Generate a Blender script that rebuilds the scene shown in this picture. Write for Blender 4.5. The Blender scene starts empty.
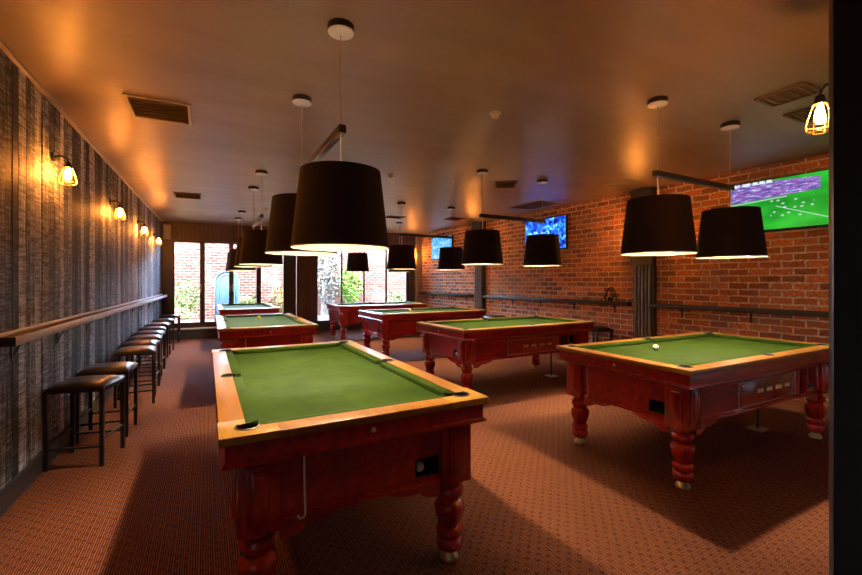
import bpy, bmesh, math, random
from mathutils import Vector, Matrix
random.seed(7)
R = math.radians
SC = bpy.context.scene
COL = SC.collection
H_CEIL = 2.957

# ------------------------------------------------------------------ materials
def mat(name):
    m = bpy.data.materials.new(name); m.use_nodes = True
    nt = m.node_tree
    for n in list(nt.nodes): nt.nodes.remove(n)
    out = nt.nodes.new('ShaderNodeOutputMaterial')
    b = nt.nodes.new('ShaderNodeBsdfPrincipled')
    nt.links.new(b.outputs[0], out.inputs[0])
    return m, nt, b, out
def N(nt, t, **kw):
    n = nt.nodes.new('ShaderNode' + t)
    for k, v in kw.items():
        if hasattr(n, k): setattr(n, k, v)
        else: n.inputs[k.replace('_', ' ')].default_value = v
    return n
def ramp(nt, stops, fac=None, interp='LINEAR'):
    r = nt.nodes.new('ShaderNodeValToRGB'); cr = r.color_ramp; cr.interpolation = interp
    while len(cr.elements) < len(stops): cr.elements.new(0.5)
    for e, (p, c) in zip(cr.elements, stops):
        e.position = p; e.color = (*c, 1) if len(c) == 3 else c
    if fac is not None: nt.links.new(fac, r.inputs[0])
    return r
def coords(nt, scale=(1, 1, 1), kind='Object', rot=(0, 0, 0), loc=(0, 0, 0)):
    tc = nt.nodes.new('ShaderNodeTexCoord'); mp = nt.nodes.new('ShaderNodeMapping')
    mp.inputs['Scale'].default_value = scale; mp.inputs['Rotation'].default_value = rot
    mp.inputs['Location'].default_value = loc
    nt.links.new(tc.outputs[kind], mp.inputs[0]); return mp.outputs[0]
def bump(nt, b, h, strength=.3, dist=.01):
    n = nt.nodes.new('ShaderNodeBump'); n.inputs['Strength'].default_value = strength
    n.inputs['Distance'].default_value = dist
    nt.links.new(h, n.inputs['Height']); nt.links.new(n.outputs[0], b.inputs['Normal'])
def math_n(nt, op, a, c=None):
    n = nt.nodes.new('ShaderNodeMath'); n.operation = op
    for i, v in enumerate((a, c)):
        if v is None: continue
        if isinstance(v, (int, float)): n.inputs[i].default_value = v
        else: nt.links.new(v, n.inputs[i])
    return n.outputs[0]
def mixc(nt, fac, a, b, mode='MIX'):
    n = nt.nodes.new('ShaderNodeMix'); n.data_type = 'RGBA'; n.blend_type = mode
    for i, v in ((0, fac), (6, a), (7, b)):
        if isinstance(v, (int, float)): n.inputs[i].default_value = v
        elif isinstance(v, tuple): n.inputs[i].default_value = (*v, 1)
        else: nt.links.new(v, n.inputs[i])
    return n.outputs[2]

def plain(name, col, rough=.5, metal=0, spec=.5, coat=0, noise=.12, nscale=12):
    m, nt, b, o = mat(name)
    n = N(nt, 'TexNoise', Scale=nscale, Detail=3.0); nt.links.new(coords(nt), n.inputs['Vector'])
    r = ramp(nt, [(.3, tuple(c*(1-noise) for c in col)), (.7, tuple(min(1, c*(1+noise)) for c in col))], n.outputs[0])
    nt.links.new(r.outputs[0], b.inputs['Base Color'])
    b.inputs['Roughness'].default_value = rough; b.inputs['Metallic'].default_value = metal
    b.inputs['Specular IOR Level'].default_value = spec; b.inputs['Coat Weight'].default_value = coat
    b.inputs['Coat Roughness'].default_value = .12
    return m
def wood(name, dark, light, rough=.3, coat=.5, scale=(2.2, 14, 14), axis=1):
    m, nt, b, o = mat(name)
    sc = {0: (scale[0], scale[1], scale[2]), 1: (scale[1], scale[0], scale[2]), 2: (scale[1], scale[2], scale[0])}[axis]
    v = coords(nt, sc)
    n = N(nt, 'TexNoise', Scale=1.6, Detail=5.0, Roughness=.6, Distortion=.6); nt.links.new(v, n.inputs['Vector'])
    n2 = N(nt, 'TexNoise', Scale=2.2, Detail=2.0); nt.links.new(coords(nt), n2.inputs['Vector'])
    f = math_n(nt, 'ADD', math_n(nt, 'MULTIPLY', n.outputs[0], .75), math_n(nt, 'MULTIPLY', n2.outputs[0], .25))
    r = ramp(nt, [(.34, dark), (.66, light)], f)
    nt.links.new(r.outputs[0], b.inputs['Base Color'])
    b.inputs['Roughness'].default_value = rough; b.inputs['Coat Weight'].default_value = coat
    b.inputs['Coat Roughness'].default_value = .15
    bump(nt, b, n.outputs[0], .06, .004)
    return m
def emit(name, col, s):
    m, nt, b, o = mat(name)
    b.inputs['Base Color'].default_value = (0, 0, 0, 1); b.inputs['Emission Color'].default_value = (*col, 1)
    b.inputs['Emission Strength'].default_value = s
    return m

M = {}
M['red_wood'] = wood('varnished red timber', (.16, .006, .004), (.52, .014, .010), .32, .3)
M['red_wood_x'] = wood('varnished red timber across', (.16, .006, .004), (.52, .014, .010), .32, .3, axis=0)
M['red_turned'] = wood('varnished red turned timber', (.20, .009, .006), (.54, .020, .013), .22, .8, axis=2)
M['rail'] = wood('honey coloured rail timber', (.22, .075, .010), (.36, .15, .024), .32, .3)
M['rail_cap'] = wood('pale yellow rail corner timber', (.32, .15, .016), (.47, .235, .034), .32, .3)
M['brass'] = plain('worn brass', (.55, .42, .18), .35, 1)
M['chrome'] = plain('chrome', (.75, .76, .80), .12, 1, noise=.03)
M['black_metal'] = plain('black painted metal', (.012, .011, .011), .38)
M['bronze'] = plain('dark bronze metal', (.035, .028, .022), .35, .3)
M['black_rubber'] = plain('black rubber', (.006, .006, .006), .6)
M['silver'] = plain('dull silver', (.45, .44, .42), .35, 1)
M['dull_rim'] = plain('dull pewter', (.20, .19, .17), .4, .8)
M['white_plastic'] = plain('cream white plastic', (.62, .56, .47), .4)
M['ivory'] = plain('ivory ball resin', (.80, .76, .62), .12, coat=.6, noise=.02)
M['yellow_ball'] = plain('yellow ball resin', (.75, .48, .04), .12, coat=.6, noise=.02)
M['cable'] = plain('woven grey cable', (.60, .46, .34), .6)
M['black_felt'] = plain('black interior', (.004, .004, .004), .9)
M['vinyl'] = plain('cracked black vinyl', (.012, .008, .007), .28, coat=.3, noise=.5, nscale=9)
M['steel_grey'] = plain('grey shelf laminate', (.30, .30, .31), .35)
M['shelf_white'] = plain('pale grey shelf edge', (.84, .87, .94), .35)
M['dark_shelf'] = plain('dark shelf top', (.16, .15, .15), .25)
M['rail_shelf'] = plain('dark grey steel shelf', (.075, .070, .064), .32, .3)
M['dark_trim'] = plain('dark brown joinery', (.055, .026, .020), .4)
M['brown_panel'] = plain('brown timber panel', (.085, .036, .026), .4)
M['charcoal'] = plain('charcoal joinery', (.035, .034, .036), .4)
M['pillar'] = plain('dark grey painted steel', (.085, .083, .086), .35)
M['pipe'] = plain('grey conduit pipe', (.36, .34, .32), .28, .5)
M['pale_post'] = plain('pale stone coloured post', (.42, .38, .30), .5)
M['vent_frame'] = plain('cream vent frame', (.42, .34, .27), .5)
M['vent_dark'] = plain('dusty vent blades', (.17, .105, .048), .6)
M['vent_pale'] = plain('pale vent blades', (.62, .48, .30), .5)
M['near_black'] = plain('matt black painted partition', (.003, .0028, .0026), .8, spec=.15)
M['edge_metal'] = plain('brushed corner strip', (.20, .19, .19), .3, .8)
M['blue_paint'] = plain('faded blue paint', (.010, .040, .080), .6)
M['box_white'] = plain('off white speaker cabinet', (.28, .24, .23), .5)
M['red_plate'] = plain('red coin plate', (.30, .02, .012), .25, coat=.6)
M['dark_plate'] = plain('dark window void', (.012, .006, .005), .2, coat=.4)
M['plate_rim'] = plain('pale pinkish metal trim', (.50, .30, .22), .3, .5)
M['slot_gold'] = plain('gold coin slot', (.92, .66, .36), .35, .1)
M['stem'] = plain('brown bark', (.12, .08, .05), .8)
M['pale_bark'] = plain('pale grey bark', (.12, .115, .105), .8, spec=.05, noise=.5, nscale=5)
M['concrete'] = plain('sandy step nosing', (.46, .38, .28), .6)
M['paving'] = plain('courtyard paving', (.06, .05, .042), .8, spec=.05)
M['screed'] = plain('plain painted wall', (.02, .012, .010), .7)

def leafmat(name, a, b_):
    m, nt, b, o = mat(name)
    g = nt.nodes.new('ShaderNodeNewGeometry')
    r = ramp(nt, [(0, a), (1, b_)], g.outputs['Random Per Island'])
    nt.links.new(r.outputs[0], b.inputs['Base Color']); b.inputs['Roughness'].default_value = .7; b.inputs['Specular IOR Level'].default_value = .08
    return m
M['leaf'] = leafmat('green leaves', (.018, .045, .008), (.055, .11, .025))
M['leaf_bright'] = leafmat('bright green leaves', (.035, .10, .010), (.10, .20, .03))
M['leaf_grey'] = leafmat('grey green leaves', (.05, .06, .045), (.14, .15, .125))
M['leaf_rust'] = leafmat('rust and green leaves', (.03, .06, .014), (.14, .08, .025))

def felt():
    m, nt, b, o = mat('green baize cloth')
    n = N(nt, 'TexNoise', Scale=3.5, Detail=6.0, Roughness=.65); nt.links.new(coords(nt), n.inputs['Vector'])
    n2 = N(nt, 'TexNoise', Scale=900.0, Detail=1.0); nt.links.new(coords(nt), n2.inputs['Vector'])
    r = ramp(nt, [(.3, (.0115, .030, .0008)), (.7, (.029, .056, .0017))], n.outputs[0])
    nt.links.new(r.outputs[0], b.inputs['Base Color'])
    b.inputs['Roughness'].default_value = .8; b.inputs['Specular IOR Level'].default_value = .12
    bump(nt, b, n2.outputs[0], .15, .001)
    return m
M['felt'] = felt()

def shade_fabric():
    m, nt, b, o = mat('black shade fabric')
    w = N(nt, 'TexNoise', Scale=300.0, Detail=1.0); nt.links.new(coords(nt), w.inputs['Vector'])
    r = ramp(nt, [(.3, (.010, .0055, .0065)), (.7, (.017, .009, .011))], w.outputs[0])
    nt.links.new(r.outputs[0], b.inputs['Base Color']); b.inputs['Roughness'].default_value = .75
    b.inputs['Specular IOR Level'].default_value = .2
    bump(nt, b, w.outputs[0], .2, .001)
    return m
M['shade'] = shade_fabric()
M['lining'] = plain('cream shade lining', (.075, .061, .032), .7, noise=.03)
def diffuser():  # translucent disc added in the shade top to soften the uplight
    m, nt, b, o = mat('frosted shade top')
    nt.nodes.remove(b)
    t = N(nt, 'BsdfTranslucent'); t.inputs[0].default_value = (.92, .90, .90, 1)
    d = N(nt, 'BsdfDiffuse'); d.inputs[0].default_value = (.75, .68, .55, 1)
    x = N(nt, 'MixShader'); x.inputs[0].default_value = .12
    nt.links.new(t.outputs[0], x.inputs[1]); nt.links.new(d.outputs[0], x.inputs[2]); nt.links.new(x.outputs[0], o.inputs[0])
    return m
M['diffuser'] = diffuser()
M['reflection_white'] = plain('painted canopy reflection', (.78, .82, .92), .25, noise=.02)  # white stands in for the reflection under each canopy
M['satin'] = plain('satin aluminium', (.62, .62, .65), .22, 1, noise=.03)
M['shade_hem'] = plain('shade hem', (.50, .40, .30), .6)
M['bulb'] = emit('glowing warm bulb', (1, .80, .57), 1120)
M['filament'] = emit('glowing amber bulb', (1, .30, .04), 185)

def carpet():
    m, nt, b, o = mat('patterned carpet')
    v = coords(nt, (1, 1, 1))
    sx = nt.nodes.new('ShaderNodeSeparateXYZ'); nt.links.new(v, sx.inputs[0])
    # fine ribs
    def wavef(src, freq, ph=0):
        return math_n(nt, 'SINE', math_n(nt, 'ADD', math_n(nt, 'MULTIPLY', src, freq*2*math.pi), ph))
    rib = wavef(sx.outputs[0], 85)
    rib2 = wavef(sx.outputs[1], 60)
    p = math_n(nt, 'MULTIPLY', wavef(sx.outputs[0], 13.5), wavef(sx.outputs[1], 13.5))   # staggered dark spots
    n = N(nt, 'TexNoise', Scale=160.0, Detail=2.0); nt.links.new(v, n.inputs['Vector'])
    big = N(nt, 'TexNoise', Scale=1.3, Detail=3.0); nt.links.new(v, big.inputs['Vector'])
    spot = ramp(nt, [(.42, (0, 0, 0)), (.62, (1, 1, 1))], p)
    ribf = math_n(nt, 'ADD', math_n(nt, 'MULTIPLY', rib, .42), math_n(nt, 'MULTIPLY', rib2, .10))
    f = math_n(nt, 'ADD', math_n(nt, 'MULTIPLY', math_n(nt, 'SUBTRACT', n.outputs[0], .5), 1.5), math_n(nt, 'ADD', ribf, .5))
    base = ramp(nt, [(.22, (.014, .003, .005)), (.5, (.088, .017, .010)), (.80, (.38, .155, .040))], f)
    red = ramp(nt, [(.35, (0, 0, 0)), (.75, (1, 1, 1))], math_n(nt, 'ADD', math_n(nt, 'MULTIPLY', wavef(sx.outputs[0], 42.5, .6), .35), math_n(nt, 'MULTIPLY', n.outputs[0], 1.0)))
    bc = mixc(nt, math_n(nt, 'MULTIPLY', red.outputs[0], .40), base.outputs[0], (.16, .014, .014))
    brk = N(nt, 'TexNoise', Scale=55.0, Detail=2.0); nt.links.new(v, brk.inputs['Vector'])
    bk = ramp(nt, [(.35, (.2, .2, .2)), (.6, (1, 1, 1))], brk.outputs[0])
    c = mixc(nt, math_n(nt, 'MULTIPLY', math_n(nt, 'MULTIPLY', spot.outputs[0], bk.outputs[0]), .72), bc, (.022, .007, .008))
    c2 = mixc(nt, math_n(nt, 'MULTIPLY', big.outputs[0], .35), c, (.060, .014, .012))
    nt.links.new(c2, b.inputs['Base Color'])
    b.inputs['Roughness'].default_value = .95; b.inputs['Specular IOR Level'].default_value = .15
    bump(nt, b, f, .35, .004)
    return m
M['carpet'] = carpet()

def ceiling_paint():
    m, nt, b, o = mat('trowelled satin ceiling')
    v = coords(nt, (.35, 1.6, 1))
    n = N(nt, 'TexNoise', Scale=1.6, Detail=4.0, Roughness=.5, Distortion=.5); nt.links.new(v, n.inputs['Vector'])
    n3 = N(nt, 'TexNoise', Scale=.55, Detail=2.0); nt.links.new(coords(nt), n3.inputs['Vector'])
    f = math_n(nt, 'ADD', math_n(nt, 'MULTIPLY', n.outputs[0], .6), math_n(nt, 'MULTIPLY', n3.outputs[0], .4))
    r = ramp(nt, [(.3, (.225, .155, .128)), (.7, (.345, .240, .200))], f)
    nt.links.new(r.outputs[0], b.inputs['Base Color'])
    b.inputs['Roughness'].default_value = .42; b.inputs['Specular IOR Level'].default_value = .55
    bump(nt, b, n.outputs[0], .5, .03)
    return m
M['ceiling'] = ceiling_paint()

def brick(name, c1, c2, mortar, daylight_pale=0, bw=.24, rh=.088, spec=.3):
    m, nt, b, o = mat(name)
    tc = nt.nodes.new('ShaderNodeTexCoord'); sx = nt.nodes.new('ShaderNodeSeparateXYZ'); nt.links.new(tc.outputs['Object'], sx.inputs[0])
    cx = nt.nodes.new('ShaderNodeCombineXYZ'); nt.links.new(sx.outputs[0], cx.inputs[0]); nt.links.new(sx.outputs[2], cx.inputs[1])
    wob = N(nt, 'TexNoise', Scale=9.0, Detail=2.0); nt.links.new(cx.outputs[0], wob.inputs['Vector'])
    vm = nt.nodes.new('ShaderNodeVectorMath'); vm.operation = 'MULTIPLY_ADD'
    nt.links.new(wob.outputs[1], vm.inputs[0]); vm.inputs[1].default_value = (.022, .022, 0); nt.links.new(cx.outputs[0], vm.inputs[2])
    t = nt.nodes.new('ShaderNodeTexBrick'); nt.links.new(vm.outputs[0], t.inputs['Vector'])
    t.inputs['Scale'].default_value = 1; t.inputs['Brick Width'].default_value = bw; t.inputs['Row Height'].default_value = rh
    t.inputs['Mortar Size'].default_value = .0115; t.inputs['Mortar Smooth'].default_value = .25; t.inputs['Bias'].default_value = -.1
    t.inputs['Color1'].default_value = (*c1, 1); t.inputs['Color2'].default_value = (*c2, 1); t.inputs['Mortar'].default_value = (*mortar, 1)
    n = N(nt, 'TexNoise', Scale=28.0, Detail=4.0, Roughness=.7); nt.links.new(cx.outputs[0], n.inputs['Vector'])
    rr = ramp(nt, [(.3, (.55, .55, .55)), (.7, (1.35, 1.3, 1.25))], n.outputs[0])
    c = mixc(nt, 1.0, t.outputs[0], rr.outputs[0], 'MULTIPLY')
    if daylight_pale:  # random pale patches paint daylight's lightening into the brick colour
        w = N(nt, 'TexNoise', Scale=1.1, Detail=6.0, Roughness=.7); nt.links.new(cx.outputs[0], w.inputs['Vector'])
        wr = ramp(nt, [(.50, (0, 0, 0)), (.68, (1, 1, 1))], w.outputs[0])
        c = mixc(nt, math_n(nt, 'MULTIPLY', wr.outputs[0], daylight_pale), c, (.40, .30, .24))
    nt.links.new(c, b.inputs['Base Color'])
    b.inputs['Roughness'].default_value = .75; b.inputs['Specular IOR Level'].default_value = spec
    h = math_n(nt, 'ADD', math_n(nt, 'MULTIPLY', math_n(nt, 'SUBTRACT', 1.0, t.outputs['Fac']), 1.0), math_n(nt, 'MULTIPLY', n.outputs[0], .35))
    bump(nt, b, h, .7, .012)
    return m
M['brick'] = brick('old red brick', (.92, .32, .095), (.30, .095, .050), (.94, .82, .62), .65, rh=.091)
M['brick_out'] = brick('courtyard red brick', (.031, .013, .010), (.013, .0068, .0055), (.046, .042, .040), .10, spec=.04)

def planks():
    m, nt, b, o = mat('rough sawn weathered planks')
    g = nt.nodes.new('ShaderNodeNewGeometry')
    tc = coords(nt)
    sx = nt.nodes.new('ShaderNodeSeparateXYZ'); nt.links.new(tc, sx.inputs[0])
    rnd = g.outputs['Random Per Island']
    # saw marks across, streaks along the grain
    cx = nt.nodes.new('ShaderNodeCombineXYZ')
    nt.links.new(math_n(nt, 'MULTIPLY', sx.outputs[0], 6.0), cx.inputs[0]); nt.links.new(math_n(nt, 'MULTIPLY', sx.outputs[2], 55.0), cx.inputs[1])
    nt.links.new(math_n(nt, 'MULTIPLY', rnd, 40.0), cx.inputs[2])
    saw = N(nt, 'TexNoise', Scale=1.0, Detail=3.0, Roughness=.7); nt.links.new(cx.outputs[0], saw.inputs['Vector'])
    cy = nt.nodes.new('ShaderNodeCombineXYZ')
    nt.links.new(math_n(nt, 'MULTIPLY', sx.outputs[0], 70.0), cy.inputs[0]); nt.links.new(math_n(nt, 'MULTIPLY', sx.outputs[2], 2.2), cy.inputs[1])
    nt.links.new(math_n(nt, 'MULTIPLY', rnd, 90.0), cy.inputs[2])
    gr = N(nt, 'TexNoise', Scale=1.0, Detail=4.0, Roughness=.65); nt.links.new(cy.outputs[0], gr.inputs['Vector'])
    f = math_n(nt, 'ADD', math_n(nt, 'MULTIPLY', saw.outputs[0], .5), math_n(nt, 'MULTIPLY', gr.outputs[0], .5))
    f = math_n(nt, 'ADD', f, math_n(nt, 'MULTIPLY', math_n(nt, 'SUBTRACT', rnd, .5), .24))
    r = ramp(nt, [(.38, (.008, .008, .008)), (.47, (.070, .072, .082)), (.56, (.28, .29, .325)), (.68, (.78, .82, .90))], f)
    nt.links.new(r.outputs[0], b.inputs['Base Color'])
    b.inputs['Roughness'].default_value = .62; b.inputs['Specular IOR Level'].default_value = .4
    bump(nt, b, f, .5, .006)
    return m
M['planks'] = planks()

def glass():
    m, nt, b, o = mat('window glass')
    nt.nodes.remove(b)
    tr = N(nt, 'BsdfTransparent'); gl = N(nt, 'BsdfGlossy'); gl.inputs['Roughness'].default_value = .02
    fr = N(nt, 'Fresnel', IOR=1.45); mx = N(nt, 'MixShader')
    nt.links.new(fr.outputs[0], mx.inputs[0]); nt.links.new(tr.outputs[0], mx.inputs[1]); nt.links.new(gl.outputs[0], mx.inputs[2])
    nt.links.new(mx.outputs[0], o.inputs[0])
    return m
M['glass'] = glass()

def screen(name, kind):
    m, nt, b, o = mat(name)
    v = coords(nt, kind='Generated')
    sx = nt.nodes.new('ShaderNodeSeparateXYZ'); nt.links.new(v, sx.inputs[0])
    u, w = sx.outputs[0], sx.outputs[2]
    if kind == 'match':
        n = N(nt, 'TexNoise', Scale=16.0, Detail=4.0, Roughness=.8); nt.links.new(coords(nt, (.6, 1, 1.6), 'Generated'), n.inputs['Vector'])
        crowd = ramp(nt, [(.36, (.01, .02, .08)), (.45, (.06, .12, .50)), (.51, (.40, .05, .30)), (.57, (.25, .40, .80)), (.66, (.9, .8, .95))], n.outputs[0])
        g = N(nt, 'TexNoise', Scale=3.0, Detail=2.0); nt.links.new(v, g.inputs['Vector'])
        grass = ramp(nt, [(.3, (.005, .24, .015)), (.7, (.03, .52, .04))], g.outputs[0])
        edge = math_n(nt, 'ADD', .60, math_n(nt, 'MULTIPLY', u, .10))
        isc = math_n(nt, 'MULTIPLY', math_n(nt, 'GREATER_THAN', w, edge), math_n(nt, 'LESS_THAN', u, .83))
        isc = math_n(nt, 'MULTIPLY', isc, math_n(nt, 'LESS_THAN', w, math_n(nt, 'SUBTRACT', 1.02, math_n(nt, 'MULTIPLY', u, .12))))
        c = mixc(nt, isc, grass.outputs[0], crowd.outputs[0])
        line = math_n(nt, 'LESS_THAN', math_n(nt, 'ABSOLUTE', math_n(nt, 'SUBTRACT', w, math_n(nt, 'SUBTRACT', edge, .03))), .012)
        line = math_n(nt, 'MULTIPLY', line, math_n(nt, 'LESS_THAN', u, .55))
        l2 = math_n(nt, 'LESS_THAN', math_n(nt, 'ABSOLUTE', math_n(nt, 'SUBTRACT', w, math_n(nt, 'SUBTRACT', .78, math_n(nt, 'MULTIPLY', u, .72)))), .009)
        l2 = math_n(nt, 'MULTIPLY', l2, math_n(nt, 'GREATER_THAN', u, .45))
        vo = N(nt, 'TexVoronoi', Scale=1.0); vo.feature = 'F1'; vo.voronoi_dimensions = '2D'
        cvx = nt.nodes.new('ShaderNodeCombineXYZ'); nt.links.new(math_n(nt, 'MULTIPLY', u, 11.0), cvx.inputs[0]); nt.links.new(math_n(nt, 'MULTIPLY', w, 9.0), cvx.inputs[1])
        nt.links.new(cvx.outputs[0], vo.inputs['Vector'])
        pl = math_n(nt, 'LESS_THAN', vo.outputs['Distance'], .17)
        for q, op, lim in ((u, 'GREATER_THAN', .40), (u, 'LESS_THAN', .78), (w, 'LESS_THAN', .58), (w, 'GREATER_THAN', .22)):
            pl = math_n(nt, 'MULTIPLY', pl, math_n(nt, op, q, lim))
        l2 = math_n(nt, 'ADD', l2, pl)
        ban = math_n(nt, 'MULTIPLY', math_n(nt, 'GREATER_THAN', w, .94), math_n(nt, 'LESS_THAN', u, .42))
        nb = N(nt, 'TexNoise', Scale=30.0, Detail=0.0); nt.links.new(coords(nt, (1, 1, .2), 'Generated'), nb.inputs['Vector'])
        ban = math_n(nt, 'MULTIPLY', ban, math_n(nt, 'GREATER_THAN', nb.outputs[0], .48))
        tot = math_n(nt, 'MINIMUM', math_n(nt, 'ADD', math_n(nt, 'MULTIPLY', math_n(nt, 'ADD', line, l2), .45), ban), 1.0)
        c = mixc(nt, tot, c, (.75, .85, .9)); st = .30
    else:
        n = N(nt, 'TexNoise', Scale=5.0, Detail=5.0, Roughness=.7, Distortion=.8); nt.links.new(coords(nt, (1.6, 1, 1), 'Generated'), n.inputs['Vector'])
        if kind == 'blue':
            r = ramp(nt, [(.40, (.003, .006, .04)), (.49, (.012, .05, .62)), (.56, (.02, .26, .90)), (.66, (.35, .75, 1.0))], n.outputs[0]); st = .62
        else:
            r = ramp(nt, [(.35, (.03, .20, .50)), (.5, (.10, .45, .85)), (.65, (.6, .85, 1.0))], n.outputs[0]); st = .34
        c = r.outputs[0]
    b.inputs['Base Color'].default_value = (0.005, .005, .005, 1); b.inputs['Roughness'].default_value = .15
    nt.links.new(c, b.inputs['Emission Color']); b.inputs['Emission Strength'].default_value = st
    return m
M['tv_match'] = screen('football broadcast', 'match')
M['tv_blue'] = screen('blue broadcast', 'blue')
M['tv_pale'] = screen('pale blue broadcast', 'pale')

# ------------------------------------------------------------------ mesh helpers
class MB:
    def __init__(s): s.bm = bmesh.new()
    def box(s, c, d, bev=0, rot=None, seg=2):
        r = bmesh.ops.create_cube(s.bm, size=1)
        vs = r['verts']
        bmesh.ops.scale(s.bm, vec=d, verts=vs)
        if bev:
            es = list({e for v in vs for e in v.link_edges})
            rb = bmesh.ops.bevel(s.bm, geom=es, offset=bev, segments=seg, profile=.5, affect='EDGES')
            vs = list({v for f in rb['faces'] for v in f.verts} | {v for v in vs if v.is_valid})
        if rot is not None: bmesh.ops.transform(s.bm, matrix=rot.to_4x4(), verts=vs)
        bmesh.ops.translate(s.bm, vec=c, verts=vs)
        return s
    def span(s, x0, x1, y0, y1, z0, z1, bev=0):
        return s.box(((x0+x1)/2, (y0+y1)/2, (z0+z1)/2), (abs(x1-x0), abs(y1-y0), abs(z1-z0)), bev)
    def lathe(s, prof, n=24, c=(0, 0, 0), caps=True):
        rings = []
        for r, z in prof:
            rings.append([s.bm.verts.new((c[0]+r*math.cos(2*math.pi*i/n), c[1]+r*math.sin(2*math.pi*i/n), c[2]+z)) for i in range(n)])
        for a, b in zip(rings, rings[1:]):
            for i in range(n): s.bm.faces.new((a[i], a[(i+1) % n], b[(i+1) % n], b[i]))
        if caps:
            s.bm.faces.new(list(reversed(rings[0]))); s.bm.faces.new(rings[-1])
        return s
    def tube(s, pts, r, n=8, closed=False):
        pts = [Vector(p) for p in pts]; rings = []; up = None
        for i, p in enumerate(pts):
            a = pts[i-1] if (i > 0 or closed) else p
            b = pts[(i+1) % len(pts)] if (i < len(pts)-1 or closed) else p
            t = (b-a).normalized()
            if up is None:
                up = Vector((0, 0, 1)) if abs(t.z) < .9 else Vector((1, 0, 0))
            x = t.cross(up).normalized(); up = x.cross(t).normalized()
            rr = r[i] if isinstance(r, (list, tuple)) else r
            rings.append([s.bm.verts.new(p + x*rr*math.cos(2*math.pi*k/n) + up*rr*math.sin(2*math.pi*k/n)) for k in range(n)])
        m = len(rings)
        for i in range(m if closed else m-1):
            a, b = rings[i], rings[(i+1) % m]
            for k in range(n): s.bm.faces.new((a[k], a[(k+1) % n], b[(k+1) % n], b[k]))
        if not closed:
            s.bm.faces.new(list(reversed(rings[0]))); s.bm.faces.new(rings[-1])
        return s
    def prism(s, poly, h0, h1, axis='z', bev=0):
        """polygon in two coordinates, extruded along the third"""
        def P(a, b, h): return {'z': (a, b, h), 'x': (h, a, b), 'y': (a, h, b)}[axis]
        lo = [s.bm.verts.new(P(a, b, h0)) for a, b in poly]; hi = [s.bm.verts.new(P(a, b, h1)) for a, b in poly]
        n = len(poly); fs = []
        fs.append(s.bm.faces.new(list(reversed(lo)))); fs.append(s.bm.faces.new(hi))
        for i in range(n): fs.append(s.bm.faces.new((lo[i], lo[(i+1) % n], hi[(i+1) % n], hi[i])))
        if bev:
            bmesh.ops.bevel(s.bm, geom=list({e for f in fs[:2] for e in f.edges}), offset=bev, segments=2, profile=.5, affect='EDGES')
        return s
    def sphere(s, c, r, u=20, v=14):
        rr = bmesh.ops.create_uvsphere(s.bm, u_segments=u, v_segments=v, radius=r)
        bmesh.ops.translate(s.bm, vec=c, verts=rr['verts']); return s
    def build(s, name, m, parent=None, smooth=True, ang=38):
        bmesh.ops.recalc_face_normals(s.bm, faces=s.bm.faces)
        me = bpy.data.meshes.new(name); s.bm.to_mesh(me); s.bm.free()
        me.materials.append(m if not isinstance(m, str) else M[m])
        if smooth:
            me.shade_smooth()
            try: me.set_sharp_from_angle(angle=R(ang))
            except Exception: pass
        o = bpy.data.objects.new(name, me); COL.objects.link(o)
        if parent is not None: o.parent = parent
        return o
def tag(o, label=None, cat=None, group=None, kind=None):
    if label: o['label'] = label
    if cat: o['category'] = cat
    if group: o['group'] = group
    if kind: o['kind'] = kind
    return o
def empty(name, loc=(0, 0, 0), rz=0):
    o = bpy.data.objects.new(name, None); COL.objects.link(o); o.empty_display_size = .1
    o.location = loc; o.rotation_euler = (0, 0, rz); return o
def struct(o, label=None): return tag(o, label, None, None, 'structure')
def at(o, loc, rz=0): o.location = loc; o.rotation_euler = (0, 0, rz); return o
def copy_tree(o, parent=None):
    c = o.copy(); COL.objects.link(c)
    if parent is not None: c.parent = parent
    for ch in list(CH.get(o, [])) or [x for x in COL.objects if x.parent == o]:
        copy_tree(ch, c)
    return c
CH = {}
def carve(o, cutter):
    md = o.modifiers.new('cut', 'BOOLEAN'); md.object = cutter; md.operation = 'DIFFERENCE'; md.solver = 'EXACT'
    dg = bpy.context.evaluated_depsgraph_get(); dg.update()
    me = bpy.data.meshes.new_from_object(o.evaluated_get(dg)); o.modifiers.clear()
    old = o.data; o.data = me; bpy.data.meshes.remove(old)
    me.shade_smooth()
    try: me.set_sharp_from_angle(angle=R(35))
    except Exception: pass
def drop(o):
    me = o.data; bpy.data.objects.remove(o); bpy.data.meshes.remove(me)

# ------------------------------------------------------------------ room shell
LA, LB = Vector((-1.210, -.4)), Vector((-.982, 12.42))            # left wall line
RA, RB = Vector((6.465, -.4)), Vector((6.12, 12.25))             # right wall line
BA, BB = Vector((-1.0, 12.5)), Vector((6.12, 12.25))             # back wall line
def ang(a, b): return math.atan2((b-a).y, (b-a).x)
aL, aR, aB = ang(LA, LB), ang(RA, RB), ang(BA, BB)
Y0 = -.6
struct(MB().prism([(-1.6, Y0-.2), (6.9, Y0-.2), (6.6, 12.6), (-1.3, 12.75)], -.12, 0).build('floor', 'carpet', smooth=False))
struct(MB().prism([(-1.6, Y0-.2), (6.9, Y0-.2), (6.6, 12.6), (-1.3, 12.75)], H_CEIL, H_CEIL+.15).build('ceiling', 'ceiling', smooth=False))
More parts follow.
